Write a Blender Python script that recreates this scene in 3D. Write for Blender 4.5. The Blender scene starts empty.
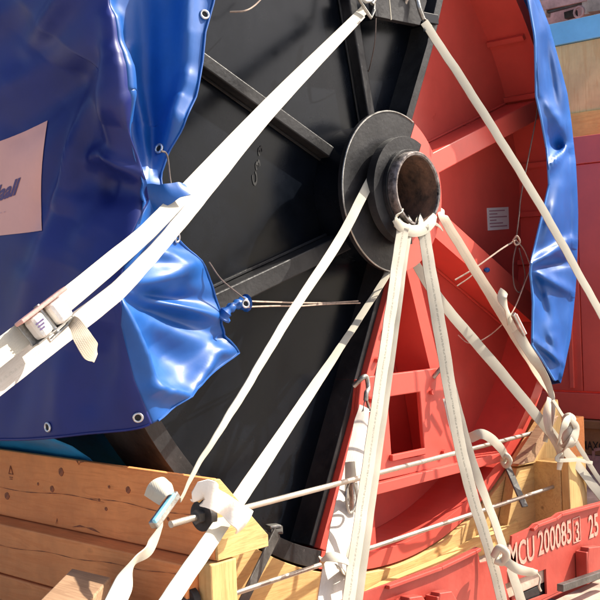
import bpy, bmesh, math, random
from mathutils import Vector, Matrix
from mathutils.geometry import tessellate_polygon
from mathutils.bvhtree import BVHTree
random.seed(7)
scene = bpy.context.scene
COL = scene.collection
H = 2.95          # height of the reel axis above the yard
R_ = math.radians

# ---------------------------------------------------------------- camera
F = 1089.58
def _dir(px, py): return Vector((px-300, 300-py, -F))
_X = _dir(1309, 240).normalized(); _Y = _dir(-875, 327).normalized()
_Z = _X.cross(_Y).normalized(); _Y = _Z.cross(_X).normalized()
M = Matrix((_X, _Y, _Z))                        # camera axes -> world axes
CAM = Vector((-4.1487, -3.2733, -0.4045))       # relative to the hub
cd = bpy.data.cameras.new('camera'); cam = bpy.data.objects.new('camera', cd); COL.objects.link(cam)
cam.matrix_world = Matrix.Translation(CAM + Vector((0, 0, H))) @ M.to_4x4()
cd.sensor_width = 36; cd.lens = 36*F/600; cd.clip_end = 500; cd.clip_start = .05
scene.camera = cam

# ---------------------------------------------------------------- light
SUN = Vector((.64, -.34, .69)).normalized()     # towards the sun
w = bpy.data.worlds.new('World'); scene.world = w; w.use_nodes = True
nt = w.node_tree; bg = nt.nodes['Background']
sky = nt.nodes.new('ShaderNodeTexSky'); sky.sky_type = 'NISHITA'; sky.sun_disc = False
sky.sun_elevation = math.asin(SUN.z); sky.sun_rotation = math.atan2(SUN.x, SUN.y)
nt.links.new(sky.outputs[0], bg.inputs[0]); bg.inputs[1].default_value = .12
sky.dust_density = 4; sky.ozone_density = .4; sky.air_density = .8
sl = bpy.data.lights.new('sun', 'SUN'); sl.energy = 5; sl.angle = R_(.5); sl.color = (1, .93, .80)
so = bpy.data.objects.new('sun', sl); COL.objects.link(so)
so.rotation_euler = SUN.to_track_quat('Z', 'Y').to_euler()
scene.view_settings.view_transform = 'Standard'; scene.view_settings.look = 'None'
scene.view_settings.exposure = 1.15; scene.view_settings.gamma = 1

# ---------------------------------------------------------------- helpers
def at(px, py, Y=None, X=None, Z=None):
    r = M @ Vector(((px-300)/F, (300-py)/F, -1))
    t = (Y-CAM.y)/r.y if Y is not None else (X-CAM.x)/r.x if X is not None else (Z-CAM.z)/r.z
    return CAM + r*t
def proj(p):
    c = M.transposed() @ (Vector(p)-CAM); return (300-c.x/c.z*F, 300+c.y/c.z*F)
def xz(px, py, Y): p = at(px, py, Y=Y); return (p.x, p.z)
def lerp(a, b, t): return a+(b-a)*t
def catmull(pts, n):
    P = [Vector(p) for p in pts]; out = []
    if len(P) == 2: return [P[0].lerp(P[1], i/n) for i in range(n+1)]
    m = len(P)-1
    for k in range(n+1):
        s = k/n*m; i = min(int(s), m-1); t = s-i
        p1, p2 = P[i], P[i+1]; p0 = P[i-1] if i else p1*2-p2; p3 = P[i+2] if i+2 <= m else p2*2-p1
        out.append(.5*((2*p1)+(p2-p0)*t+(2*p0-5*p1+4*p2-p3)*t*t+(3*p1-p0-3*p2+p3)*t**3))
    return out
ROOTS = []
def tag(o, label=None, cat=None, group=None, kind=None):
    if label: o['label'] = label
    if cat: o['category'] = cat
    if group: o['group'] = group
    if kind: o['kind'] = kind
    return o
def thing(name, loc, label, cat, group=None):
    o = bpy.data.objects.new(name, None); COL.objects.link(o); o.location = loc; o.empty_display_size = .1
    ROOTS.append(o); return tag(o, label, cat, group)
def origin(p):
    v = Vector((0, 0, 0))
    while p: v += p.location; p = p.parent
    return v
def obj(name, verts, faces, mat, parent=None, smooth=False, bevel=0, uvs=None, label=None, solid=0, autos=None):
    verts = [Vector(v) for v in verts]
    base = origin(parent)
    c = sum(verts, Vector((0, 0, 0)))/len(verts)
    loc = c-base
    me = bpy.data.meshes.new(name); me.from_pydata([v-c for v in verts], [], faces)
    me.materials.append(mat)
    if uvs:
        ul = me.uv_layers.new(name='uv')
        for l in me.loops: ul.data[l.index].uv = uvs[l.vertex_index]
    bm = bmesh.new(); bm.from_mesh(me); bmesh.ops.recalc_face_normals(bm, faces=bm.faces)
    for fc in bm.faces: fc.smooth = smooth or autos is not None
    if autos is not None:
        for e in bm.edges:
            e.smooth = not (len(e.link_faces) == 2 and e.calc_face_angle(0) > R_(autos))
    bm.to_mesh(me); bm.free()
    o = bpy.data.objects.new(name, me); COL.objects.link(o); o.location = loc
    if parent: o.parent = parent
    else: ROOTS.append(o)
    if solid:
        md = o.modifiers.new('solid', 'SOLIDIFY'); md.thickness = solid; md.offset = 0
    if bevel:
        md = o.modifiers.new('bevel', 'BEVEL'); md.width = bevel; md.segments = 2; md.limit_method = 'ANGLE'; md.angle_limit = R_(35)
    if label: o['label'] = label
    return o
def prism_vf(poly, y0, y1, holes=(), axis='Y'):
    loops = [list(poly)]+[list(h) for h in holes]
    tris = tessellate_polygon([[Vector((a, b, 0)) for a, b in lp] for lp in loops])
    flat = [p for lp in loops for p in lp]; n = len(flat)
    mk = {'Y': lambda a, b, c: (a, c, b), 'X': lambda a, b, c: (c, a, b), 'Z': lambda a, b, c: (a, b, c)}[axis]
    V = [mk(a, b, y0) for a, b in flat]+[mk(a, b, y1) for a, b in flat]
    Fs = [tuple(t) for t in tris]+[tuple(n+i for i in reversed(t)) for t in tris]
    k = 0
    for lp in loops:
        m = len(lp)
        for i in range(m):
            a, b = k+i, k+(i+1) % m; Fs.append((a, b, b+n, a+n))
        k += m
    return V, Fs
def prism(name, poly, y0, y1, mat, parent=None, holes=(), axis='Y', **k):
    V, Fs = prism_vf(poly, y0, y1, holes, axis); return obj(name, V, Fs, mat, parent, **k)
def box(name, a, b, mat, parent=None, bevel=.004, **k):
    (x0, y0, z0), (x1, y1, z1) = a, b
    V = [(x, y, z) for x in (x0, x1) for y in (y0, y1) for z in (z0, z1)]
    return obj(name, V, [(0, 1, 3, 2), (4, 6, 7, 5), (0, 4, 5, 1), (2, 3, 7, 6), (0, 2, 6, 4), (1, 5, 7, 3)], mat, parent, bevel=bevel, **k)
def bar(name, p, q, wd, ht, mat, parent=None, n=(0, -1, 0), bevel=.003, **k):
    """a straight bar from p to q, wd wide across, ht deep along n"""
    p, q = Vector(p), Vector(q); t = (q-p).normalized(); n = Vector(n); n = (n-t*n.dot(t)).normalized(); s = t.cross(n)
    V = [e+s*a*wd/2+n*b*ht/2 for e in (p, q) for a, b in ((-1, -1), (1, -1), (1, 1), (-1, 1))]
    return obj(name, V, [(3, 2, 1, 0), (4, 5, 6, 7), (0, 1, 5, 4), (1, 2, 6, 5), (2, 3, 7, 6), (3, 0, 4, 7)], mat, parent, bevel=bevel, **k)
def tube_vf(pts, r, seg=10, closed=False):
    P = [Vector(p) for p in pts]; n = len(P); V = []; Fs = []; prev = None
    for i, p in enumerate(P):
        a = P[(i-1) % n] if closed or i else p; b = P[(i+1) % n] if closed or i < n-1 else p
        t = (b-a).normalized()
        if prev is None: prev = Vector((0, 0, 1)) if abs(t.z) < .9 else Vector((1, 0, 0))
        u = (prev-t*prev.dot(t)).normalized(); prev = u; v = t.cross(u)
        rr = r[i] if isinstance(r, (list, tuple)) else r
        V += [p+(u*math.cos(6.28319*k/seg)+v*math.sin(6.28319*k/seg))*rr for k in range(seg)]
    m = n if closed else n-1
    for i in range(m):
        for k in range(seg):
            a = i*seg; b = ((i+1) % n)*seg; Fs.append((a+k, a+(k+1) % seg, b+(k+1) % seg, b+k))
    if not closed: Fs += [tuple(range(seg))[::-1], tuple((n-1)*seg+k for k in range(seg))]
    return V, Fs
def tube(name, pts, r, mat, parent=None, seg=10, closed=False, **k):
    V, Fs = tube_vf(pts, r, seg, closed); k.setdefault('autos', 50); return obj(name, V, Fs, mat, parent, **k)
def arc(r, a0, a1, n, cx=0, cz=0): return [(cx+r*math.cos(R_(lerp(a0, a1, i/n))), cz+r*math.sin(R_(lerp(a0, a1, i/n)))) for i in range(n+1)]
FRONT = Vector((-.35, -.9, .1)).normalized()
def ribbon(name, pts, width, mat, parent=None, roll=0, n=40, face=FRONT, thick=.004, sag=.0, label=None, crown=.10):
    """webbing: pts 3-D, width and roll scalars or lists per point"""
    C = catmull(pts, n); m = len(pts)-1
    def val(v, s):
        if not isinstance(v, (list, tuple)): return v
        i = min(int(s), m-1); t = s-i; t = t*t*(3-2*t); return lerp(v[i], v[i+1], t)
    V = []; Fs = []; U = []; A = 6; L = 0
    for k in range(n+1):
        s = k/n*m; t = (C[min(k+1, n)]-C[max(k-1, 0)]).normalized()
        if k: L += (C[k]-C[k-1]).length
        nn = (face-t*face.dot(t)).normalized(); sd = t.cross(nn)
        q = Matrix.Rotation(R_(val(roll, s)), 3, t); nn = q @ nn; sd = q @ sd; w_ = val(width, s)
        wob = .0015*math.sin(L*23+len(name))+.001*math.sin(L*51)
        for side in (1, -1):
            for j in range(A+1):
                a = (j/A-.5)
                V.append(C[k]+sd*a*w_+nn*(side*thick/2+w_*crown*(.25-a*a)+wob)); U.append((j/A, L))
    W = 2*(A+1)
    for k in range(n):
        for j in range(A):
            a = k*W+j; Fs.append((a, a+1, a+1+W, a+W)); b = a+A+1; Fs.append((b+1, b, b+W, b+1+W))
        a = k*W; Fs.append((a+A+1, a, a+W, a+A+1+W)); a = k*W+A; Fs.append((a, a+A+1, a+A+1+W, a+W))
    for k in (0, n):
        for j in range(A): a = k*W+j; Fs.append((a, a+1, a+A+2, a+A+1))
    return obj(name, V, Fs, mat, parent, uvs=U, autos=60, label=label)

# ---------------------------------------------------------------- materials
def mat(name, col, rough=.5, metal=0, var=.15, vscale=3, bump=.15, bscale=60, spec=.5, coat=0, extra=None, col2=None, stretch=(1, 1, 1)):
    m = bpy.data.materials.new(name); m.use_nodes = True; t = m.node_tree; b = t.nodes['Principled BSDF']; N = t.nodes.new; L = t.links.new
    tc = N('ShaderNodeTexCoord'); mp = N('ShaderNodeMapping'); L(tc.outputs['Object'], mp.inputs[0]); mp.inputs['Scale'].default_value = stretch
    n1 = N('ShaderNodeTexNoise'); n1.inputs['Scale'].default_value = vscale; n1.inputs['Detail'].default_value = 8; n1.inputs['Roughness'].default_value = .65; L(mp.outputs[0], n1.inputs[0])
    cr = N('ShaderNodeValToRGB'); L(n1.outputs[0], cr.inputs[0])
    c2 = col2 if col2 else tuple(c*(1-2*var) for c in col); c1 = tuple(min(1, c*(1+var)) for c in col)
    cr.color_ramp.elements[0].position = .32; cr.color_ramp.elements[1].position = .68
    cr.color_ramp.elements[0].color = (*c2, 1); cr.color_ramp.elements[1].color = (*c1, 1)
    n2 = N('ShaderNodeTexNoise'); n2.inputs['Scale'].default_value = bscale; n2.inputs['Detail'].default_value = 5; L(mp.outputs[0], n2.inputs[0])
    bp = N('ShaderNodeBump'); bp.inputs['Strength'].default_value = bump; bp.inputs['Distance'].default_value = .01; L(n2.outputs[0], bp.inputs['Height'])
    L(bp.outputs[0], b.inputs['Normal'])
    rr = N('ShaderNodeMapRange'); L(n1.outputs[0], rr.inputs[0]); rr.inputs[1].default_value = .3; rr.inputs[2].default_value = .7
    rr.inputs[3].default_value = max(0, rough-.08); rr.inputs[4].default_value = min(1, rough+.08); L(rr.outputs[0], b.inputs['Roughness'])
    b.inputs['Metallic'].default_value = metal; b.inputs['Specular IOR Level'].default_value = spec; b.inputs['Coat Weight'].default_value = coat; b.inputs['Coat Roughness'].default_value = .12
    colour = cr.outputs[0]
    if extra: colour = extra(t, mp, colour, b, bp)
    L(colour, b.inputs['Base Color'])
    return m
def mixc(t, fac, a, b, bc=None):
    mx = t.nodes.new('ShaderNodeMix'); mx.data_type = 'RGBA'; t.links.new(fac, mx.inputs[0])
    if a is not None: t.links.new(a, mx.inputs[6])
    if bc is not None: mx.inputs[7].default_value = (*bc, 1)
    else: t.links.new(b, mx.inputs[7])
    return mx.outputs[2]
def ramp(t, src, p0, p1, v0=0, v1=1):
    r = t.nodes.new('ShaderNodeMapRange'); t.links.new(src, r.inputs[0])
    for i, v in enumerate((p0, p1, v0, v1)): r.inputs[i+1].default_value = v
    return r.outputs[0]
def noise(t, vec, scale, detail=4, stretch=None, rough=.5, dist=0):
    if stretch:
        mp = t.nodes.new('ShaderNodeMapping'); t.links.new(vec, mp.inputs[0]); mp.inputs['Scale'].default_value = stretch; vec = mp.outputs[0]
    n = t.nodes.new('ShaderNodeTexNoise'); t.links.new(vec, n.inputs[0]); n.inputs['Scale'].default_value = scale; n.inputs['Detail'].default_value = detail
    n.inputs['Roughness'].default_value = rough; n.inputs['Distortion'].default_value = dist
    return n.outputs[0]
def scratched(amount, dustcol, rot=(0, 0, 0)):
    def f(t, mp, colour, b, bp):
        v = mp.outputs[0]
        s1 = noise(t, v, 3, 6, (1, 1, 26), .7, .4); s2 = noise(t, v, 2.2, 6, (24, 1, 1.5), .7, .6)
        blot = noise(t, v, 2.1, 6, None, .7)
        k1 = ramp(t, s1, .70, .76, 0, amount); k2 = ramp(t, s2, .70, .75, 0, amount)
        colour = mixc(t, k1, colour, None, dustcol); colour = mixc(t, k2, colour, None, dustcol)
        colour = mixc(t, ramp(t, blot, .45, .8, 0, amount*.5), colour, None, dustcol)
        fine = noise(t, v, 45, 3, None, .6)
        return mixc(t, ramp(t, fine, .68, .74, 0, amount*.8), colour, None, dustcol)
    return f
BLACK = mat('black_paint', (.003, .0045, .008), .24, spec=.2, var=.25, bump=.06, bscale=6, extra=scratched(.04, (.08, .085, .09)))
BLACKDUST = mat('scuffed_black_steel', (.016, .016, .018), .40, spec=.3, var=.35, bump=.2, bscale=40, extra=scratched(.40, (.17, .165, .16)))
REDP = mat('red_gloss_paint', (.64, .088, .066), .33, var=.10, vscale=1.5, bump=.05, bscale=7, extra=scratched(.24, (.30, .10, .06)))
REDC = mat('red_container_paint', (.40, .045, .030), .5, var=.14, vscale=2, bump=.12, bscale=30, extra=scratched(.30, (.50, .24, .18)))
REDW = mat('crimson_wall_paint', (.88, .12, .075), .55, var=.10, vscale=1.2, bump=.1, bscale=20, extra=scratched(.12, (.35, .10, .09)))
def tarp_shadex(t, mp, colour, b, bp):
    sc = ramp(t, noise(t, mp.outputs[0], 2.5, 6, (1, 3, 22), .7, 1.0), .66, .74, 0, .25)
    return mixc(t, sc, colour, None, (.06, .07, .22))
TARP_SHADE = mat('shade_toned_pvc_tarpaulin', (.012, .022, .15), .45, var=.15, vscale=1.5, bump=.14, bscale=5, spec=.28, extra=tarp_shadex)  # darker tarp blue: shade of the left-facing side put into the colour
BROWN = mat('brown_steel', (.42, .20, .08), .6, var=.25, vscale=3, extra=scratched(.3, (.3, .18, .1)))
GREYS = mat('galvanised_steel', (.42, .41, .38), .38, metal=.75, var=.3, vscale=14, bump=.2, bscale=90)
DARKS = mat('dark_flat_steel', (.085, .08, .075), .45, metal=.3, var=.3, vscale=9, bump=.2, extra=scratched(.4, (.25, .23, .2)))
ROD = mat('zinc_rod', (.52, .47, .40), .33, metal=.7, var=.08, vscale=5, bump=.15, bscale=160)
RUST = mat('rusty_pipe_bore', (.11, .055, .035), .8, var=.5, vscale=14, bump=.5, bscale=50, col2=(.012, .009, .008))
PIPEL = mat('bare_pipe_lip', (.22, .19, .18), .45, metal=.4, var=.5, vscale=22, bump=.3, bscale=60)
def tarpx(t, mp, colour, b, bp):
    v = mp.outputs[0]
    c = ramp(t, noise(t, v, 7, 7, None, .7, .5), .55, .8, 0, .12)
    sc = ramp(t, noise(t, v, 2.5, 5, (22, 3, 1), .7, 1.0), .71, .74, 0, .2)
    colour = mixc(t, c, colour, None, (.05, .15, .46))
    return mixc(t, sc, colour, None, (.12, .25, .6))
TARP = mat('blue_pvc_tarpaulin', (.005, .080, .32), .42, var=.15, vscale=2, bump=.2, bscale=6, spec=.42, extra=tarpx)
TARP2 = mat('light_blue_pvc', (.05, .22, .62), .36, var=.12, vscale=2, bump=.08, bscale=14, extra=tarpx)
TEAL = mat('teal_reel_wrap', (.02, .30, .55), .4, var=.2, vscale=3, bump=.1)
BLUEP = mat('sky_blue_paint', (.24, .60, .74), .5, var=.08, vscale=3, bump=.1, bscale=60, extra=scratched(.12, (.3, .5, .6)))
PANEL = mat('salmon_print', (.66, .34, .29), .45, var=.06, vscale=2, bump=.03)
INK = mat('violet_print', (.07, .035, .13), .5, var=.05)
INK2 = mat('pale_violet_print', (.45, .25, .30), .5, var=.05)
CHAR = mat('charcoal_marker', (.004, .004, .005), .7, var=.05)
WHITEL = mat('white_lettering', (.50, .31, .24), .6, var=.15, vscale=30, col2=(.50, .20, .16))
BLACKL = mat('black_lettering', (.02, .015, .012), .6, var=.1)
PAPER = mat('paper_label', (.85, .83, .80), .6, var=.05)
BRASS = mat('eyelet_metal', (.62, .62, .63), .3, metal=.8, var=.1)
TWINE = mat('twine', (.40, .30, .24), .8, var=.2, vscale=40)
TWINED = mat('dark_twine', (.12, .09, .08), .8, var=.2, vscale=40)
WHITEP = mat('white_plastic_sheet', (.76, .72, .66), .5, var=.06, bump=.4, bscale=25)
RUBBER = mat('black_rubber', (.03, .026, .024), .6, var=.3, vscale=30)
CONC = mat('yard_concrete', (.34, .31, .28), .85, var=.2, vscale=1.5, bump=.4, bscale=40)
DECK = mat('dusty_deck', (.46, .34, .27), .75, var=.25, vscale=5, bump=.3, bscale=40)
PINKP = mat('faded_pink_steel', (.60, .32, .28), .6, var=.25, vscale=6, extra=scratched(.35, (.2, .12, .1)))
def webx(name, col, stripe, fleck=.0):
    def f(t, mp, colour, b, bp):
        N = t.nodes.new; L = t.links.new
        uv = N('ShaderNodeUVMap'); sp = N('ShaderNodeSeparateXYZ'); L(uv.outputs[0], sp.inputs[0])
        m1 = N('ShaderNodeMath'); m1.operation = 'SUBTRACT'; L(sp.outputs[0], m1.inputs[0]); m1.inputs[1].default_value = .5
        m2 = N('ShaderNodeMath'); m2.operation = 'ABSOLUTE'; L(m1.outputs[0], m2.inputs[0])
        k = ramp(t, m2.outputs[0], .055, .085, 1, 0)
        nz = noise(t, uv.outputs[0], 1, 3, (6, 120, 1)); br = ramp(t, nz, .42, .56, .15, 1)
        mm = N('ShaderNodeMath'); mm.operation = 'MULTIPLY'; L(k, mm.inputs[0]); L(br, mm.inputs[1])
        m3 = N('ShaderNodeMath'); m3.operation = 'MULTIPLY'; L(mm.outputs[0], m3.inputs[0]); m3.inputs[1].default_value = stripe
        colour = mixc(t, m3.outputs[0], colour, None, (.22, .21, .17))
        dirt = noise(t, uv.outputs[0], 1, 5, (3, 9, 1), .7); colour = mixc(t, ramp(t, dirt, .5, .8, 0, .45), colour, None, (.42, .34, .24))
        # ribs along the edges and weave
        wv = N('ShaderNodeTexWave'); mpp = N('ShaderNodeMapping'); L(uv.outputs[0], mpp.inputs[0]); mpp.inputs['Scale'].default_value = (5, 260, 1); mpp.inputs['Rotation'].default_value = (0, 0, .02)
        L(mpp.outputs[0], wv.inputs[0]); wv.bands_direction = 'DIAGONAL'; wv.inputs['Scale'].default_value = .5
        wc = N('ShaderNodeTexWave'); wc.bands_direction = 'X'; L(uv.outputs[0], wc.inputs[0]); wc.inputs['Scale'].default_value = 3
        ad = N('ShaderNodeMath'); ad.operation = 'ADD'; L(wv.outputs['Fac'], ad.inputs[0]); L(wc.outputs['Fac'], ad.inputs[1])
        L(ad.outputs[0], bp.inputs['Height']); bp.inputs['Strength'].default_value = .16; bp.inputs['Distance'].default_value = .0015
        return colour
    return mat(name, col, .75, var=.06, vscale=5, extra=f)
WEB = webx('white_polyester_webbing', (.45, .415, .335), .0)
WEBS = webx('striped_polyester_webbing', (.46, .42, .34), .9)
WEBG = webx('greyed_webbing', (.52, .47, .42), .25)
WEBT = webx('tan_webbing', (.58, .48, .36), .2)
def wood(name, col, axis, dark, knots=.8, ringscale=1.0):
    st = [9, 9, 9]; st['XYZ'.index(axis)] = .7
    def f(t, mp, colour, b, bp):
        v = mp.outputs[0]
        g = noise(t, v, 1.6*ringscale, 6, tuple(st), .6, 1.4)
        N = t.nodes.new; L = t.links.new
        ml = N('ShaderNodeMath'); ml.operation = 'MULTIPLY'; L(g, ml.inputs[0]); ml.inputs[1].default_value = 34
        sn = N('ShaderNodeMath'); sn.operation = 'SINE'; L(ml.outputs[0], sn.inputs[0])
        colour = mixc(t, ramp(t, sn.outputs[0], .2, 1, 0, .38), colour, None, dark)
        fine = noise(t, v, 9, 4, tuple(st), .6); colour = mixc(t, ramp(t, fine, .5, .75, 0, .35), colour, None, dark)
        kv = N('ShaderNodeTexVoronoi'); ks = [2.8]*3; ks['XYZ'.index(axis)] = 1.6; mpp = N('ShaderNodeMapping'); L(v, mpp.inputs[0]); mpp.inputs['Scale'].default_value = ks; L(mpp.outputs[0], kv.inputs[0]); kv.inputs['Scale'].default_value = 2.3
        colour = mixc(t, ramp(t, kv.outputs['Distance'], .03, .10, knots, 0), colour, None, tuple(c*.30 for c in dark))
        sta = noise(t, v, 2.2, 5, None, .6, .5); colour = mixc(t, ramp(t, sta, .60, .80, 0, .35), colour, None, tuple(c*.45 for c in dark))
        L(fine, bp.inputs['Height']); bp.inputs['Strength'].default_value = .35; bp.inputs['Distance'].default_value = .006
        return colour
    return mat(name, col, .7, var=.12, vscale=3, extra=f, spec=.3)
W_Y = wood('orange_stained_timber', (.92, .33, .11), 'Y', (.70, .21, .06), knots=.25)
W_X = wood('yellow_timber', (.64, .42, .17), 'X', (.44, .23, .08))
W_Z = wood('upright_yellow_timber', (.66, .44, .18), 'Z', (.46, .24, .08))
W_P = wood('crate_plywood', (.92, .62, .24), 'Z', (.74, .38, .11), knots=1, ringscale=.55)
W_O = wood('old_brown_timber', (.36, .22, .13), 'Y', (.17, .09, .05))

# ---------------------------------------------------------------- the setting
gr = obj('ground', [(-200, -200, -H), (200, -200, -H), (200, 200, -H), (-200, 200, -H)], [(0, 1, 2, 3)], CONC); tag(gr, kind='structure')

# ---------------------------------------------------------------- flat rack
RY = -.48
rack = thing('flat_rack', (0, 1.0, -H), 'red steel flat rack carrying the big reel, numbers stencilled on its side rail', 'flat rack')
pr = lambda px, py: xz(px, py, RY)
top = [pr(*p) for p in ((330, 605), (385, 585), (438, 566), (472, 550), (477, 547), (480, 563), (511, 557), (512, 536), (530, 528), (534, 524), (553, 517), (558, 513), (600, 502))]
xe = 2.55
rail = [(-3.6, top[0][1]+.01)]+top+[(xe, top[-1][1]), (xe, -2.02), (-3.6, -2.02)]
pocket = [pr(*p) for p in ((505, 584), (546, 569), (547, 594), (512, 607))]
prism('side_rail', rail, RY, RY+.012, REDC, rack, holes=[pocket], bevel=.003)
box('rail_lip', (-3.6, RY-.0, -2.035), (xe, RY+.25, -2.022), REDC, rack)
# lip strips along the upper edge
for a, b in ((1, 4), (8, 12)):
    for i in range(a, b):
        p, q = top[i], top[i+1]
        bar('edge_lip', (p[0], RY-.012, p[1]-.008), (q[0], RY-.012, q[1]-.008), .016, .022, REDC, rack)
box('outer_flange', (-3.6, RY-.55, -2.10), (xe, RY-.002, -2.05), DECK, rack)
box('outer_flange_edge', (-3.6, RY-.58, -2.16), (xe, RY-.552, -2.04), REDC, rack)
box('pocket_box', (.35, RY+.02, -2.018), (1.1, RY+.6, -1.955), BLACKDUST, rack)
box('deck_floor', (-3.6, RY+.016, -1.95), (xe-.01, 2.9, -1.87), DECK, rack)
box('far_rail', (-3.6, 2.91, -2.02), (xe, 2.93, -1.70), REDC, rack)
for x in (-3.0, -1.8, .3, 1.6): box('cross_member', (x, RY+.03, -2.2), (x+.1, 2.8, -1.955), REDC, rack)
# lashing lugs
def lug(px, py, s=1.0):
    c = at(px, py, Y=RY)
    P = [(c.x-.09*s, c.z-.06*s), (c.x+.11*s, c.z-.06*s), (c.x+.12*s, c.z+.02*s), (c.x+.06*s, c.z+.10*s), (c.x-.07*s, c.z+.12*s), (c.x-.09*s, c.z+.05*s)]
    l = prism('lashing_lug', P, RY-.07, RY-.02, REDC, rack, bevel=.006)
    box('lug_web', (c.x-.095*s, RY-.068, c.z-.065*s), (c.x-.06*s, RY-.004, c.z+.1*s), REDC, l)
lug(584, 566); lug(434, 607, .7); lug(404, 612, .7)
bar('lug_shackle', at(560, 588, Y=-.62), at(612, 570, Y=-.62), .035, .035, DARKS, rack)
# end wall (faces the reel)
EX = 2.62
ew = lambda px, py, X=EX: (lambda p: (p.y, p.z))(at(px, py, X=X))
zt = at(600, 134, X=EX).z; zg = at(600, 392, X=EX).z; zb = at(600, 419, X=EX).z
yy = at(580, 300, X=EX).y
for y0, y1 in ((-.45, yy-.004), (yy+.004, 1.35), (1.358, 2.4)): box('end_wall_panel', (EX, y0, zg), (EX+.05, y1, zt-.19), REDW, rack)
box('end_wall_header', (EX-.015, -.45, zt-.185), (EX+.06, 2.4, zt), REDW, rack)
box('end_wall_bottom', (EX-.03, -.45, zb), (EX+.05, 2.4, zg-.012), REDW, rack)
box('end_wall_base', (EX-.08, -.45, zb-.06), (EX+.05, 2.4, zb-.006), BROWN, rack)
box('end_wall_sill', (EX-.05, -.45, zb-.24), (EX+.05, 2.4, zb-.062), BROWN, rack)
box('end_wall_foot', (EX-.045, -.45, -1.868), (EX+.05, 2.4, zb-.244), PINKP, rack)
for yv in (.45, .95): box('wall_corrugation', (EX-.022, yv, zg+.02), (EX-.002, yv+.03, zt-.21), REDW, rack)
DECK2 = box('deck_plate', (1.55, RY+.03, -1.84), (EX-.06, 2.6, -1.80), DECK, rack)
# lettering, real thin paint sheets
def text(name, body, size, sx, place, mt, parent, bold=.0, dense=0, shear=0):
    cu = bpy.data.curves.new(name, 'FONT'); cu.body = body; cu.size = size; cu.offset = bold; cu.shear = shear; cu.resolution_u = 3
    to = bpy.data.objects.new('tmp', cu); me = bpy.data.meshes.new_from_object(to)
    bm = bmesh.new(); bm.from_mesh(me)
    if dense: bmesh.ops.triangulate(bm, faces=bm.faces[:]); bmesh.ops.subdivide_edges(bm, edges=bm.edges[:], cuts=dense, use_grid_fill=False)
    bm.verts.ensure_lookup_table()
    V = [place(v.co.x*sx, v.co.y) for v in bm.verts]; Fs = [tuple(v.index for v in f_.verts) for f_ in bm.faces]
    bm.free(); bpy.data.objects.remove(to); bpy.data.curves.remove(cu)
    return obj(name, V, Fs, mt, parent)
def rail_text(body, px, py, h_, sx):
    c = at(px, py, Y=RY-.004)
    return text('lettering', body, h_/.70, sx, lambda a, b: Vector((c.x+a, RY-.004, c.z+b)), WHITEL, rack, bold=.0025)
rail_text('MCU', 509, 569.5, .115, .66)
rail_text('200085', 538.5, 555.5, .118, .66)
rail_text('3', 575.5, 541.5, .10, .66)
rail_text('25', 589, 538.5, .118, .66)
c = at(574, 545.5, Y=RY-.004)
# thin box round the check digit
for (a, b, c_, d) in ((0, 0, .075, 0), (0, .125, .075, .125), (0, 0, 0, .125), (.075, 0, .075, .125)):
    bar('digit_frame', (c.x-.004+a, RY-.003, c.z+.012+b), (c.x-.004+c_, RY-.003, c.z+.012+d), .004, .003, WHITEL, rack, bevel=0)
c = at(581, 449, X=EX-.052)
text('lettering', 'MAXG', .085, .72, lambda a, b: Vector((EX-.053, c.y-a, c.z+b)), BLACKL, rack, bold=.001)
for (a, b, d, e) in (((594, 450), (600, 449), 1, 1), ((593.5, 451), (593.5, 459), 1, 1)):
    bar('white_corner_mark', at(*a, X=EX-.053), at(*b, X=EX-.053), .02, .004, WHITEL, rack, n=(-1, 0, 0), bevel=0)

# ---------------------------------------------------------------- plywood crate beyond the end wall
CX = 3.3
cz = lambda py: at(600, py, X=CX).z
crate = thing('plywood_crate', (CX+.9, .6, cz(170)), 'plywood crate with sky blue top board standing beyond the red end wall', 'crate')
z0, z1, z2 = cz(14.6), cz(37.5), cz(109.5)
box('top_board', (CX-.03, .2, z1), (CX+1.7, 2.2, z0), BLUEP, crate)
box('plywood_panel', (CX, .2, z2), (CX+.02, 1.02, z1-.003), W_P, crate)
box('plywood_panel', (CX, 1.028, z2), (CX+.02, 2.2, z1-.003), W_P, crate)
box('bottom_board', (CX-.03, .2, cz(139.5)), (CX+.02, 2.2, z2-.003), wood('crate_rail_timber', (.90, .58, .16), 'Y', (.70, .34, .08)), crate)
box('crate_body', (CX+.03, .21, cz(165)), (CX+1.68, 2.19, z1-.004), W_P, crate)
stand = box('container_stack', (CX-.02, .15, -H), (CX+2.6, 4.5, cz(165)-.004), REDW); tag(stand, 'dark red container body under the plywood crate, mostly hidden by the end wall', 'container')
# faded pink machinery above / beyond the crate
mach = thing('pink_machine', (7.5, 2.5, -H), 'faded pink steel machinery frame showing above the sky blue crate top', 'machine')
g = lambda px, py, X=6.0: at(px, py, X=X)
box('frame_wall', (6.4, -3, -H), (6.5, 6.5, 4.2), PINKP, mach)
bar('frame_rail', g(520, 12), g(620, -10), .10, .12, PINKP, mach, n=(-1, 0, 0))
bar('frame_rail', g(520, 20), g(620, -7), .02, .05, DARKS, mach, n=(-1, 0, 0))
bar('column', g(548, -20), g(545, 17), .07, .10, DECK, mach, n=(-1, 0, 0))
bar('column', g(589, -20), g(588, 15), .09, .10, DECK, mach, n=(-1, 0, 0))
bar('hole_plate', g(589, 7, 5.93), g(589, 12, 5.93), .03, .03, DARKS, mach, n=(-1, 0, 0))
bar('dark_box', g(566, 16, 6.2), g(576, 13, 6.2), .07, .08, RUBBER, mach, n=(-1, 0, 0))
ringc = g(579, 12, 5.95); tube('pulley', [ringc+Vector((0, math.cos(a)*.055, math.sin(a)*.055)) for a in [k*.5236 for k in range(12)]], .012, PINKP, mach, closed=True)
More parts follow.
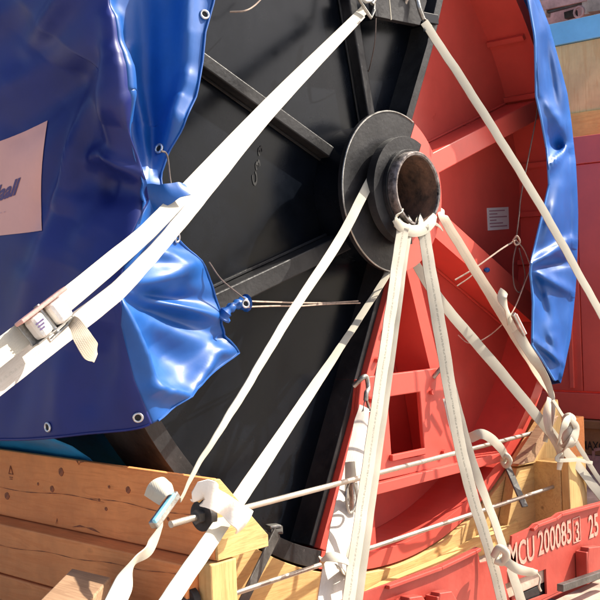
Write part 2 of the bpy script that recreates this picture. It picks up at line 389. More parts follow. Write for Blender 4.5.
bar('frame_rail', g(590, 3, 5.9), g(640, -4, 5.9), .2, .12, DECK, mach, n=(-1, 0, 0))

# ---------------------------------------------------------------- the reel
reel = thing('cable_reel', (0, 1.2, -1.8), 'huge steel reel with half black and half red flange resting in a timber cradle', 'reel')
RO, RI, WY, WB = 1.79, 1.71, .28, .15
J = [(-.62, -1.9)]+[(-.50, -1.68), (-.24, -1.27), (-.02, -.73), (.12, -.35), (.40, .35), (.59, .78), (.68, 1.06), (1.0, 1.75)]
ab, at_ = -108.5, 59.5      # joint angles at the rim
# rim halves
blk = arc(RO, at_+.1, 360+ab-.1, 90)+arc(RI, 360+ab-.1, at_+.1, 90)
red = arc(RO, ab+.1, at_-.1, 80)+arc(RI, at_-.1, ab+.1, 80)
prism('rim', blk, 0, .30, BLACKDUST, reel, bevel=.006, label='scuffed black half of the rim')
prism('rim', red, 0, .30, REDP, reel, bevel=.006, label='red half of the rim')
jin = J[1:-1]
def jpt(r_, a): return (r_*math.cos(R_(a)), r_*math.sin(R_(a)))
pb = arc(RI-.002, at_+.2, 360+ab-.2, 80)+jin
pR = arc(RI-.002, ab+.2, at_-.2, 80)+jin[::-1]
prism('flange_web', pb, WB, WB+.02, BLACK, reel, label='black half of the flange plate')
prism('flange_web', [(x+.003, z) for x, z in pR], WY, WY+.02, REDP, reel, label='red half of the flange plate')
# radial ribs
def ribp(p, q, wd, mt, y0=.06, ext=(0, 0), seam=True):
    WY = WB if mt is BLACKDUST else .28
    a = at(*p, Y=y0); b = at(*q, Y=y0); d = (b-a).normalized(); a = a-d*ext[0]; b = b+d*ext[1]
    s = Vector((d.z, 0, -d.x))
    P = [(a+s*wd/2), (b+s*wd/2), (b-s*wd/2), (a-s*wd/2)]
    r_ = prism('rib', [(v.x, v.z) for v in P], y0, WY-.002, mt, reel, bevel=.006)
    if seam: # weld beads where the rib meets the plate
        for sg in (1, -1): tube('weld_bead', [(v.x, WY-.008, v.z) for v in (a.lerp(b, k/14)+s*sg*(wd/2+.006+.002*random.random()) for k in range(15))], .007, mt, r_, seg=6)
    return r_
ribp((340, 158), (205, 60), .060, BLACKDUST, ext=(.30, .62), y0=.085)
ribp((373, 122), (353, 0), .055, BLACKDUST, ext=(.1, .65), y0=.085)
ribp((338, 246), (219, 303), .085, BLACKDUST, ext=(.15, .6), y0=.05)
ribp((430, 166), (533, 112), .115, REDP, ext=(.25, .06))
ribp((430, 217), (524, 301), .15, REDP, ext=(.25, .13))
ribp((412, 270), (437, 376), .085, REDP, ext=(.1, 0), y0=.05)
ribp((366, 485), (370, 549), .10, REDP, ext=(0, .1), y0=.05)
# joint bars: angle flanges of both halves
def strip(pts, off, wd, y0, y1, mt, lab):
    P = [Vector((x, 0, z)) for x, z in pts]; L_ = []; Rr = []
    for i, p in enumerate(P):
        t = (P[min(i+1, len(P)-1)]-P[max(i-1, 0)]).normalized(); s = Vector((t.z, 0, -t.x))
        L_.append(p+s*(off-wd/2)); Rr.append(p+s*(off+wd/2))
    return prism('joint_bar', [(v.x, v.z) for v in L_+Rr[::-1]], y0, y1, mt, reel, bevel=.004, label=lab)
low = [(-.535, -1.62), (-.24, -1.27+.16), (-.02, -.73), (.12, -.35)]
low = [xz(*p, .03) for p in ((316, 548), (342, 452), (372, 340), (393, 262))]
upj = [xz(*p, .05) for p in ((406, 128), (428, 52), (441, -6), (462, -90))]
strip(low, -.030, .035, .03, WY-.002, BLACKDUST, 'black joint bar')
strip(low, .020, .055, .0, WY-.002, REDP, 'red joint bar')
strip(low, .085, .02, .06, WY-.002, REDP, None)
strip(upj, -.030, .05, .02, WY-.002, BLACKDUST, 'scuffed black joint bar')
strip(upj, .012, .025, .06, WY-.002, REDP, None)
# bolts along the joint
for i in range(9):
    p = catmull([(x, 0, z) for x, z in low], 20)[2+i*2]
    tube('joint_bolt', [(p.x+.035, -.018, p.z), (p.x+.035, .004, p.z)], .014, REDP, reel, seg=6)
# hub
def ring(name, r0, r1, y0, y1, mt, a0=None, a1=None, n=64, **k):
    if a0 is None: return prism(name, arc(r1, 0, 360-360/n, n-1), y0, y1, mt, reel, holes=[arc(r0, 0, 360-360/n, n-1)], **k)
    return prism(name, arc(r1, a0, a1, n)+arc(r0, a1, a0, n), y0, y1, mt, reel, **k)
ring('hub_plate', .21, .385, -.070, -.045, BLACKDUST, 62, 274, bevel=.003, label='scuffed black half of the hub plate')
ring('hub_plate', .21, .385, -.070, -.045, REDP, -85.6, 61.6, bevel=.003, label='red half of the hub plate')
ring('hub_shell', .30, .33, -.0448, WB, BLACK, 62, 274); ring('hub_shell', .30, .33, -.0448, WY, REDP, -85.6, 61.6)
ring('hub_disc', .182, .299, -.03, .0, BLACK)
ring('hub_collar', .182, .255, -.15, -.105, BLACKDUST, 62, 274, bevel=.004, label='black half of the collar')
ring('hub_collar', .182, .255, -.15, -.105, REDP, -85.6, 61.6, bevel=.004, label='red half of the collar')
ring('collar_neck', .182, .209, -.1048, -.031, BLACKDUST)
ring('collar_ring', .182, .192, -.172, -.151, BLACKDUST, bevel=.004)
def pipe():
    n = 64; prof = [(.158, 2.4), (.158, -.205), (.162, -.213), (.173, -.215), (.179, -.208), (.180, -.19), (.180, .3)]
    V = [(r*math.cos(6.28319*i/n), y, r*math.sin(6.28319*i/n)) for r, y in prof for i in range(n)]
    Fs = [(k*n+i, k*n+(i+1) % n, (k+1)*n+(i+1) % n, (k+1)*n+i) for k in range(len(prof)-1) for i in range(n)]
    o = obj('hub_pipe', V, Fs, RUST, reel, autos=40); o.data.materials.append(PIPEL)
    for p in o.data.polygons:
        if p.index >= n: p.material_index = 1
pipe()
tube('plate_edge', [(.384*math.cos(R_(a)), -.071, .384*math.sin(R_(a))) for a in range(64, 273, 4)], .004, GREYS, reel, seg=6)
prism('pipe_plug', arc(.157, 0, 350, 30), 1.6, 1.62, RUST, reel)
# bracket on the lower red half
br = lambda px, py: xz(px, py, -.01)
BR = [br(*p) for p in ((361, 380), (366, 377), (446, 367), (449, 372), (462, 462), (350, 487))]
win = [br(*p) for p in ((388, 397), (420, 392), (425, 455), (392, 461))]
prism('bracket_plate', BR, -.01, .015, REDP, reel, holes=[win], bevel=.005)
prism('bracket_side', [BR[0], (BR[0][0]+.03, BR[0][1]), (BR[5][0]+.03, BR[5][1]), BR[5]], .016, WY-.003, REDP, reel)
prism('bracket_side', [(BR[3][0]-.03, BR[3][1]), BR[3], BR[4], (BR[4][0]-.03, BR[4][1])], .016, WY-.003, REDP, reel)
c0, c1 = br(352, 494), br(462, 466)
bar('bracket_shelf', (c0[0], .09, c0[1]), (c1[0]+.35, .09, c1[1]), .05, .26, REDP, reel, n=(0, 1, 0))
bar('bracket_tab', at(391, 458, Y=-.02), at(424, 451, Y=-.02), .03, .02, REDP, reel)
for p in ((372, 400), (432, 392), (372, 470), (444, 452)):
    q = at(*p, Y=-.02); tube('bracket_bolt', [(q.x, -.028, q.z), (q.x, -.008, q.z)], .014, REDP, reel, seg=6)
# lug plate with the upper hooks
lg = [xz(*p, .0) for p in ((371, -6), (372, 17), (417, 26), (424, 2), (420, -10))]
prism('lug_plate', lg, -.02, .02, BLACKDUST, reel, bevel=.004)
bar('lug_stem', at(372, 15, Y=.12), at(420, 24, Y=.12), .05, .24, BLACK, reel)
# paper label on the red plate
P = [at(x, y, Y=WY-.004) for x, y in ((487, 208), (508.5, 207), (509, 229), (488, 230.5))]
lab = obj('paper_label', P+[p+Vector((0, .002, 0)) for p in P], [(0, 1, 2, 3), (7, 6, 5, 4), (0, 4, 5, 1), (1, 5, 6, 2), (2, 6, 7, 3), (3, 7, 4, 0)], PAPER, reel)
for i, (a, b) in enumerate(((.08, .8), (.08, .45), (.08, .9), (.1, .4), (.08, .7), (.1, .9))):
    t0 = .14+i*.14; l_ = P[0].lerp(P[3], t0); r_ = P[1].lerp(P[2], t0)
    bar('print_line', l_.lerp(r_, a)-Vector((0, .002, 0)), l_.lerp(r_, b)-Vector((0, .002, 0)), .007, .001, INK2, lab, bevel=0)
# chalked code on the black plate
c = at(254, 188, Y=WB-.003)
for k, (dx, dz, ch) in enumerate(((0, 0, 'C'), (.02, .075, '3'), (.04, .14, '3'))):
    text('marking', ch, .11, .8, lambda a, b: Vector((c.x+dx+b*.35-a*.15, WB-.003, c.z+dz+a*.9+b*.3)), CHAR, reel, bold=.003)
# drum core, rear flange
def cyl(name, r, y0, y1, mt, n=72): return prism(name, arc(r, 0, 360-360/n, n-1), y0, y1, mt, reel, autos=40)
cyl('wound_core', 1.66, .305, 2.15, TEAL)
rb = arc(RO, 0, 355, 71); prism('rear_flange', rb, 2.16, 2.4, BLACKDUST, reel, autos=40)
# reinforcing lines on the inner wall at the right
for a in (-12, -2, 8, 22, 34): prism('wall_stiffener', [jpt(RI-.002, a-.5), jpt(RI-.03, a-.5), jpt(RI-.03, a+.5), jpt(RI-.002, a+.5)], .03, WY-.003, REDP, reel)

# ---------------------------------------------------------------- timber cradle
cr_ = thing('timber_cradle', (0, 1.0, -1.87), 'orange and yellow timber cradle bolted with steel rods under the reel', 'cradle')
A = [(-1.6, -1.372), (-1.6, -1.085), (-1.575, -1.085), (-1.345, -1.33), (-1.345, -1.372)]
prism('upper_beam', A, -.455, 2.9, W_Y, cr_, bevel=.006, label='orange upper beam with slanted inner edge')
prism('beam_end', [(x+(0.002 if x < -1.5 else -.002), z+(.002 if z < -1.3 else -.002)) for x, z in A], -.470, -.457, W_X, cr_, bevel=.002)
box('lower_beam', (-1.69, -.40, -1.585), (-1.50, 2.9, -1.376), W_Y, cr_, bevel=.006)
box('lower_beam', (-1.695, -.40, -1.70), (-1.50, 2.9, -1.592), W_Y, cr_, bevel=.006)
box('end_post', (-1.635, -.47, -1.86), (-1.51, -.402, -1.376), W_Z, cr_, bevel=.006)
for y in (.2, 1.3, 2.4): box('spacer_block', (-1.66, y, -1.868), (-1.45, y+.2, -1.703), W_O, cr_)
# knots, checks and the burnt-in mark of the near upper beam
bx_ = -1.6015
def spot(px, py, ry, rz, mt=CHAR, name='knot'):
    p = at(px, py, X=bx_); V_ = [(bx_-.0005, p.y+ry*math.cos(k*.5236)*(1+.15*math.sin(k*2.3)), p.z+rz*math.sin(k*.5236)) for k in range(12)]
    obj(name, V_+[(bx_+.002, y, z) for _, y, z in V_], [tuple(range(12)), tuple(range(23, 11, -1))]+[(k, (k+1) % 12, (k+1) % 12+12, k+12) for k in range(12)], mt, cr_)
KN = mat('dark_knot', (.30, .085, .03), .7, var=.5, vscale=40, col2=(.10, .03, .012))
for px, py, a, b in ((61, 472, .016, .018), (52, 489, .013, .014), (7, 496, .018, .016), (128, 490, .013, .014), (38, 484, .006, .007), (106, 509, .008, .008), (99, 500, .006, .006), (109, 487, .006, .006), (168, 519, .006, .007)): spot(px, py, a, b, KN)
def check(pts, wd, X_=bx_):
    P_ = [at(*p, X=X_) for p in pts]; n_ = len(P_); V_ = []
    for i, p in enumerate(P_): h_ = wd*(.5+.5*math.sin(i*1.9+1)) if 0 < i < n_-1 else .0006; V_ += [(X_-.0004, p.y, p.z+h_/2), (X_-.0004, p.y, p.z-h_/2)]
    obj('check', V_, [(2*i, 2*i+1, 2*i+3, 2*i+2) for i in range(n_-1)], KN, cr_, solid=.001)
check([(x, 487+x*.135+1.5*math.sin(x*.07)) for x in range(-10, 110, 6)], .004)
check([(x, 480+x*.19+1.2*math.sin(x*.09)) for x in range(90, 200, 6)], .0035)
check([(75, 460), (77, 461), (79, 465), (80, 462), (84, 462)], .012)
check([(56, 524), (57, 519), (58, 524)], .012); check([(72, 527), (80, 526), (86, 527.5), (92, 529), (100, 533)], .014)
check([(x, 545+x*.17+math.sin(x*.1)) for x in range(-8, 190, 7)], .003, -1.6915)
mk = at(11, 474, X=bx_)
for a, b in (((0, .035), (-.016, .0)), ((0, .035), (.016, .0)), ((-.016, 0), (.016, 0)), ((-.012, -.014), (.012, -.014)), ((-.009, -.022), (.009, -.022))):
    bar('burnt_mark', (bx_-.001, mk.y-a[0], mk.z+a[1]), (bx_-.001, mk.y-b[0], mk.z+b[1]), .003, .002, KN, cr_, n=(-1, 0, 0), bevel=0)
# near board following the rim
ba = arc(RO+.012, -138, -49, 50)
ba = [p for p in ba if p[1] < -1.17]
board = [(-1.345, -1.865), (-1.345, -1.15)]+ba+[(1.20, -1.37), (1.20, -1.865)]
prism('cradle_board', board, -.02, .16, W_X, cr_, bevel=.003)
prism('cradle_board', board, 1.9, 2.1, W_X, cr_, bevel=.003)
# lower kerb strip in front of the board
kx = [xz(*p, -.06) for p in ((345, 607), (385, 583), (440, 560), (512, 520), (512, 536), (440, 580), (385, 603), (345, 625))]
prism('kerb_strip', kx, -.10, -.024, W_X, cr_, bevel=.003)
# right-hand end
Rp = lambda px, py, y=-.25: xz(px, py, y)
p0 = at(560, 463, Y=-.25); p1 = at(578, 460, Y=-.25)
box('end_block', (p0.x, -.25, -1.865), (p0.x+.12, -.03, p0.z), W_X, cr_, bevel=.006)
box('end_post', (p0.x+.003, -.30, -1.865), (p1.x, -.252, p0.z+.012), W_Z, cr_, bevel=.006)
fp = [xz(*p, -.06) for p in ((513, 468), (558, 459), (560, 535), (500, 545))]
prism('side_panel', fp, -.085, -.024, W_X, cr_, bevel=.003)
up = [xz(*p, -.07) for p in ((513, 466), (545, 414), (553, 399), (557, 420), (558, 457))]
prism('upper_wedge', up, -.10, -.03, W_Z, cr_, bevel=.003)
sp = [xz(*p, -.12) for p in ((514, 464), (543, 419), (551, 415), (526, 461))]
prism('slanted_cleat', sp, -.17, -.104, W_O, cr_, bevel=.004)
box('upper_beam', (1.62, -.02, -1.62), (1.86, 2.9, -1.30), W_Y, cr_, bevel=.006)
# tie rods with washers
def rod(p, q, r=.017):
    p, q = Vector(p), Vector(q); n = 60
    return tube('tie_rod', [p.lerp(q, i/n) for i in range(n+1)], [r]*(n+1), ROD, cr_, seg=10)
r1a = at(176, 526, X=-1.72); r1m = at(232, 511, Y=-.30)
rod(at(229, 512, Y=-.46+.0), at(540, 431, Y=-.05), .0115)
rod(at(233, 594, Y=-.20), at(563, 483.5, Y=-.20), .0108)
wc = at(205, 515, X=-1.61)
def disc_x(name, c, r, d, mt):
    return tube(name, [c, c+Vector((d, 0, 0))], r, mt, cr_, seg=28, bevel=.002)
disc_x('washer', wc+Vector((-.02, 0, 0)), .055, .03, RUBBER)
tube('nut', [wc+Vector((-.045, 0, 0)), wc+Vector((-.02, 0, 0))], .026, DARKS, cr_, seg=6)
tube('rod_end', [wc+Vector((-.04, 0, 0)), wc+Vector((-.165, -.01, 0.0))], .0125, ROD, cr_, seg=10)
wc = at(190, 600, X=-1.655); disc_x('washer', wc+Vector((-.02, 0, 0)), .05, .03, RUBBER); tube('nut', [wc+Vector((-.05, 0, 0)), wc+Vector((-.02, 0, 0))], .026, DARKS, cr_, seg=6)
# steel hold-down straps hooked over the rim
bar('hold_down_strip', at(277, 532, Y=-.06), at(238, 612, Y=-.16), .05, .010, DARKS, cr_)
bar('hold_down_hook', at(277, 533, Y=-.062), at(277, 527, Y=.02), .05, .012, DARKS, cr_, n=(0, 0, 1))
bar('hold_down_lip', at(276, 527, Y=-.02), at(271, 525, Y=.05), .05, .012, GREYS, cr_, n=(0, 0, 1))
bar('hold_down_strip', at(506, 463, Y=-.10), at(525, 507, Y=-.22), .055, .010, DARKS, cr_)
# loose block at lower left
bt = [at(72, 568, Z=-1.42), at(111, 577, Z=-1.42), at(80, 612, Z=-1.42), at(28, 612, Z=-1.42)]
blk_ = obj('timber_block', bt+[p-Vector((0, 0, .14)) for p in bt], [(0, 1, 2, 3), (7, 6, 5, 4), (0, 4, 5, 1), (1, 5, 6, 2), (2, 6, 7, 3), (3, 7, 4, 0)], W_O, bevel=.006)
tag(blk_, 'short weathered timber block beside the lower left beam of the cradle', 'timber block')
bs = thing('timber_stack', (-1.95, .35, -H), 'dark timber stack under the short weathered block at lower left', 'timber stack')
cx_, cy_ = sum(p.x for p in bt)/4, sum(p.y for p in bt)/4
for k in range(4): box('plank', (cx_-.3, cy_-.12, -H+.38*k), (cx_+.3, cy_+.12, min(-H+.38*k+.376, -1.562)), W_O, bs)

# ---------------------------------------------------------------- tarpaulin on the left
def interp(tab, v):
    for i in range(len(tab)-1):
        if v <= tab[i+1][0]:
            a, b = tab[i], tab[i+1]; t = (v-a[0])/(b[0]-a[0]); return tuple(lerp(p, q, t) for p, q in zip(a[1:], b[1:]))
    return tab[-1][1:]
Ft = [(0, 226, -130), (.12, 218, -30), (.18, 214, 0), (.25, 205, 32), (.30, 202, 62), (.36, 196, 96), (.42, 181, 130), (.47, 168, 152), (.52, 161, 176), (.57, 164, 205), (.62, 171, 232), (.67, 186, 248), (.72, 206, 272), (.78, 218, 300), (.84, 221, 325), (.90, 227, 338), (.96, 236, 350), (1, 238, 353)]
Ct = [(0, 108, -130), (.18, 108, 0), (.28, 110, 50), (.34, 112, 90), (.42, 128, 130), (.50, 140, 168), (.56, 146, 200), (.64, 128, 240), (.72, 118, 285), (.80, 120, 325), (.90, 133, 380), (1, 150, 424)]
# ridges in photograph pixels: (x0,y0,x1,y1,width,height m)
CREASE = [(110, 20, 118, 150, 10, .07), (130, 60, 137, 120, 8, -.03), (146, -20, 152, 225, 12, -.05), (128, 50, 152, 182, 6, .04), (188, -40, 186, 80, 11, .07), (186, 80, 170, 140, 9, .08),
          (108, 50, 20, 130, 18, -.07), (85, -30, 30, 50, 10, .06), (105, 55, 60, 200, 11, .07), (98, 60, 78, 190, 9, -.05), (80, 90, 30, 260, 11, -.05), (60, 200, 20, 330, 16, .06),
          (88, 162, 106, 153, 8, .06), (106, 153, 134, 172, 8, .06), (95, 185, 118, 190, 16, -.08), (100, 215, 75, 250, 12, .04), (75, 130, 68, 180, 6, .03),
          (40, 60, -40, 120, 14, .06), (20, 0, -40, 50, 14, .06), (60, 20, 0, 90, 12, -.03),
          (122, 292, 222, 252, 12, .06), (122, 292, 222, 300, 9, -.05), (124, 292, 215, 316, 5, .045), (124, 294, 222, 335, 9, -.05), (120, 300, 152, 388, 6, .05), (152, 390, 182, 398, 8, .05), (182, 398, 214, 352, 8, .05), (214, 352, 236, 352, 6, .03), (150, 330, 190, 370, 18, -.06),
          (116, 300, 90, 400, 16, -.04), (70, 340, 60, 430, 14, .035), (30, 340, 10, 430, 14, -.03), (222, 326, 236, 346, 3, .02), (215, 340, 230, 334, 3, -.02), (150, 250, 180, 262, 8, .03)]
def crease(x, y):
    d = 0
    for x0, y0, x1, y1, wd, h_ in CREASE:
        dx, dy = x1-x0, y1-y0; L2 = dx*dx+dy*dy; t = max(0, min(1, ((x-x0)*dx+(y-y0)*dy)/L2)); ex, ey = x-(x0+t*dx), y-(y0+t*dy)
        q = (ex*ex+ey*ey)/(wd*wd)
        if q < 7: d += h_*(.65 if min(x0, x1) < 105 else 1)*math.exp(-q)*(.35+.65*min(1, t*2.5+.1)*min(1, (1-t)*2+.25))
    return d
NU, NV = 190, 240
def tarp_grid():
    G = []
    for j in range(NV+1):
        v = j/NV
        wu = max(0, min(1, (.52-v)/.12))
        C_ = at(*interp(Ct, v), Y=lerp(-.36, -.26, v)); F_ = at(*interp(Ft, v), Y=-.10-.14*math.exp(-((v-.55)/.09)**2)-.17*wu)
        zb_ = lerp(1.95, -.985, v)
        zc = C_.z
        path = [Vector((-1.90, 2.65, lerp(zc, zb_, 1))), Vector((-1.90, 1.6, zb_)), Vector((-1.875, .8, zb_)), Vector((-1.87, .34, lerp(zc, zb_, .8))), Vector((min(-1.84, C_.x-.04), -.04, lerp(zc, zb_, .35))), C_, C_.lerp(F_, .42)+Vector((-.01, .01+.19*wu, 0)), F_]
        row = []
        cm = catmull(path, 7*40)
        for i in range(NU+1):
            u = i/NU; s = (u/.25*1.5) if u < .25 else 1.5+(u-.25)/.75*5.5
            k = min(int(s*40), 279); row.append(cm[k].lerp(cm[k+1], s*40-k))
        G.append(row)
    return G
G = tarp_grid()
_a = G[120][11]-G[120][9]; _b = G[121][10]-G[119][10]; SG = 1 if _a.cross(_b).dot(CAM-G[120][10]) > 0 else -1
D = []
for j in range(NV+1):
    r_ = []
    for i in range(NU+1):
        a = G[j][min(i+1, NU)]-G[j][max(i-1, 0)]; b = G[min(j+1, NV)][i]-G[max(j-1, 0)][i]
        n = a.cross(b).normalized()
        n = n*SG
        x, y = proj(G[j][i]); edge = 1-.6*max(0, (i/NU-.93)/.07)
        r_.append(G[j][i]+n*(crease(x, y)*edge*1.0+.004*math.sin(x*.05+y*.03)))
    D.append(r_)
tarp = thing('tarpaulin', (-1.9, 1.2, -1.0), 'large blue tarpaulin draped over the left side of the reel with salmon printed panel', 'tarpaulin')
V = [p for r_ in D for p in r_]; Fs = [(j*(NU+1)+i, j*(NU+1)+i+1, (j+1)*(NU+1)+i+1, (j+1)*(NU+1)+i) for j in range(NV) for i in range(NU)]
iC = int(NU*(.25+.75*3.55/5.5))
for nm, i0, i1, mt_ in (('side_sheet', 0, iC, TARP_SHADE), ('front_flap', iC, NU, TARP)):  # one tarpaulin; the side sheet has its shade painted in
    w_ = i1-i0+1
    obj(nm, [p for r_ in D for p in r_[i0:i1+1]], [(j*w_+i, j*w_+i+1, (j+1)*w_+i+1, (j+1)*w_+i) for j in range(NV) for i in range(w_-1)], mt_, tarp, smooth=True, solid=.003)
BV = BVHTree.FromPolygons(V, Fs)
# folded hem along the front and lower edges
hem = [D[j][NU] for j in range(0, NV+1, 3)]+[D[NV][i] for i in range(NU, iC, -3)]
tube('hem', [p+Vector((0, -.002, 0)) for p in hem], .005, TARP, tarp, seg=6)
tube('hem', [D[NV][i]+Vector((-.002, 0, 0)) for i in range(0, iC+1, 3)], .005, TARP_SHADE, tarp, seg=6)
# paler inner sheet showing below the hem
iv = []
for k in range(41):
    y = lerp(.32, 2.6, k/40)
    for zz, xx in ((-.80, -1.80), (-.93, -1.76), (-.99, -1.70), (-1.03, -1.62), (-1.09, -1.54), (-1.2, -1.45)): iv.append((xx+.012*math.sin(y*9+zz*5), y, zz+.006*math.sin(y*6)))
obj('inner_sheet', iv, [(k*6+j, k*6+j+1, k*6+j+7, k*6+j+6) for k in range(40) for j in range(5)], mat('pale_blue_inner_sheet', (.02, .27, .60), .45, var=.15, vscale=3, bump=.1), tarp, smooth=True, solid=.003)
# top sheet over the reel
topv = []
for k in range(31):
    a = R_(lerp(135, 62, k/30))
    for y in (.02, .3, 1.2, 2.0, 2.62): topv.append((1.93*math.cos(a)+.02*math.sin(k), y, 1.93*math.sin(a)+.25+.02*math.sin(k*2+y)))
obj('top_sheet', topv, [(k*5+j, k*5+j+1, k*5+j+6, k*5+j+5) for k in range(30) for j in range(4)], TARP, tarp, smooth=True, solid=.003)
def hit(px, py):
    d = (M @ Vector(((px-300)/F, (300-py)/F, -1))).normalized(); r_ = BV.ray_cast(CAM, d)
    if r_[0] is None: return at(px, py, Y=-.12), FRONT
    n = r_[1]; n = n if n.dot(d) < 0 else -n
    return r_[0], n
def eyelet(px, py, parent, r=.0155, nrm=None, p=None):
    if p is None: p, nrm = hit(px, py)
    u = nrm.orthogonal().normalized(); v = nrm.cross(u)
    e = tube('eyelet', [p+nrm*.006+(u*math.cos(k*.39270)+v*math.sin(k*.39270))*r for k in range(16)], r*.30, BRASS, parent, seg=8, closed=True)
    obj('eyelet_hole', [p+nrm*.005+(u*math.cos(k*.39270)+v*math.sin(k*.39270))*r*.75 for k in range(16)], [tuple(range(16))], CHAR, e)
for p in ((49, 427), (138, 417), (160, 149), (176, 238), (204, 15)): eyelet(*p, tarp)
# salmon panel, follows the folds
TL, TR, BL_, BR_ = (-40, 152), (48.5, 121), (-40, 240), (43, 231)
def quad(u, v):
    x = lerp(lerp(TL[0], TR[0], u), lerp(BL_[0], BR_[0], u), v); y = lerp(lerp(TL[1], TR[1], u), lerp(BL_[1], BR_[1], u), v)
    y += (1-v)*6*math.sin(u*3.1416)*(.6); x += -6*math.sin(v*3.1416)*max(0, u-.5)*1.2
    return x, y
n_ = 40; PV = []
for j in range(n_+1):
    for i in range(n_+1):
        p, n = hit(*quad(i/n_, j/n_)); PV.append(p+n*.0045)
obj('printed_panel', PV, [(j*(n_+1)+i, j*(n_+1)+i+1, (j+1)*(n_+1)+i+1, (j+1)*(n_+1)+i) for j in range(n_) for i in range(n_)], PANEL, tarp, smooth=True)
def onpanel(x0, y0, s, ang_):
    ca, sa = math.cos(ang_), math.sin(ang_)
    def f(a, b):
        p, n = hit(x0+s*(a*ca+b*sa), y0-s*(-a*sa*-1+b*ca)) if 0 else hit(x0+s*(a*ca-b*sa*0+b*.30), y0-s*(a*sa+b*ca)); return p+n*.0062
    return f
text('print_lettering', 'daall', 1.0, .62, onpanel(-9, 204, 25, .36), INK, tarp, bold=.04, dense=1)
text('print_small_line', '- - - - - -', 1.0, .7, onpanel(-14, 219, 9, .26), INK2, tarp, dense=1)
# twisted corner tied back with twine
cnr = [at(222, 318, Y=-.10), at(228, 310, Y=-.12), at(238, 304, Y=-.12), at(246, 303, Y=-.12)]
tube('twisted_corner', catmull(cnr, 16), [.035-.018*math.sin(k/16*3.14)+.004*math.sin(k*2) for k in range(17)], TARP, tarp, seg=12)
eyelet(0, 0, tarp, r=.014, nrm=Vector((-.3, -.9, .1)).normalized(), p=at(245, 304, Y=-.16))
# flap folded up over the lashing
fl = [at(151, 198, Y=-.34), at(164, 195, Y=-.40), at(178, 190, Y=-.42), at(187, 190, Y=-.42)]
ribbon('folded_flap', fl, [.10, .075, .055, .05], TARP, tarp, roll=[20, 5, -10, -30], n=20, crown=.35)
# hanging loop
tube('webbing_loop', catmull([at(153, 172, Y=-.16), at(158, 176, Y=-.19), at(158, 186, Y=-.19)], 10), .008, WEB, tarp)

# ---------------------------------------------------------------- tarpaulin strip at the right
rt = thing('tarpaulin', (1.9, 1.2, -1.0), 'narrow bright blue tarpaulin strip hanging down the right edge of the reel', 'tarpaulin')
Lt = [(0, 500, -120), (.2, 528, 0), (.28, 535, 40), (.36, 536, 96), (.42, 541, 118), (.47, 547, 150), (.51, 549, 185), (.55, 543, 212), (.60, 532, 258), (.64, 530, 272), (.70, 533, 300), (.78, 532, 345), (.84, 541, 358), (1, 555, 381)]
Rt = [(0, 520, -120), (.2, 534, 0), (.28, 546, 30), (.36, 563, 96), (.47, 570, 160), (.55, 572, 212), (.64, 571, 270), (.78, 567, 335), (1, 558, 380)]
CREASE2 = [(532, 0, 540, 95, 3, .05), (545, 40, 556, 110, 5, -.05), (545, 100, 560, 125, 5, .05), (550, 135, 562, 150, 9, -.16), (548, 170, 566, 148, 4, .07), (560, 190, 545, 240, 8, .08), (532, 265, 571, 240, 5, .09), (532, 268, 571, 262, 4, -.07), (532, 270, 568, 290, 5, .07), (534, 275, 552, 330, 5, -.06), (545, 300, 560, 370, 6, .06), (535, 340, 560, 360, 4, .05), (570, 100, 571, 260, 4, -.03)]
RG = []; n1, n2 = 46, 200
_save = CREASE; CREASE = CREASE2
for j in range(n2+1):
    v = j/n2; a, b = at(*interp(Lt, v), Y=-.16), at(*interp(Rt, v), Y=-.12)
    row = []
    for i in range(n1+1):
        u = i/n1
        if u < .7:
            p = a.lerp(b, u/.7); x, y = proj(p); p = p+Vector((-.87, -.5, 0))*(crease(x, y)*1.3+.006*math.sin(y*.17+u*5))
        else:
            t = (u-.7)/.3; rad = Vector((b.x, 0, b.z)); rad = rad.normalized()*max(rad.length, 1.825); k_ = min(1, t*6); p = Vector((lerp(b.x, rad.x, k_), b.y+t*2.4*min(1, max(0, t-.08)*9), lerp(b.z, rad.z, k_))); x, y = proj(b); p = p+Vector((-.87, -.5, 0))*crease(x, y)*1.3*(1-t)
        row.append(p)
    RG.append(row)
CREASE = _save
obj('sheet', [p for r_ in RG for p in r_], [(j*(n1+1)+i, j*(n1+1)+i+1, (j+1)*(n1+1)+i+1, (j+1)*(n1+1)+i) for j in range(n2) for i in range(n1)], TARP, rt, smooth=True, solid=.003)
tube('hem', [r_[0] for r_ in RG[::3]], .007, TARP2, rt, seg=6)
for px, py in ((537, 97), (531, 267)): eyelet(0, 0, rt, r=.014, nrm=Vector((-.4, -.9, .1)).normalized(), p=at(px, py, Y=-.10))

# ---------------------------------------------------------------- lashings
G_STR = 'white lashing straps holding the reel down'
def strap(loc, label): return thing('lashing_strap', loc, label, 'strap', G_STR)
def wire_hook(parent, p, q, wd=.055, tri=True, lab=None):
    """steel J-hook at p with a triangular link at q"""
    p, q = Vector(p), Vector(q); t = (q-p).normalized(); s = t.cross(Vector((0, -1, 0))).normalized(); o = Vector((0, -.012, 0)); L_ = (q-p).length
    h_ = tube('hook', catmull([p+s*.035+Vector((0, .03, 0))+t*.03, p+s*.02+o-t*.012, p-s*.012+o-t*.02, p-s*.022+o+t*.03, p+o*1.5+t*L_*.45, q+o-t*.03], 26), .0115, GREYS, parent, seg=8)
    if tri: tube('triangle_link', [q+o-t*.045, q+o+s*wd/2+t*.02, q+o-s*wd/2+t*.02], .008, GREYS, h_, seg=8, closed=True)
    return h_
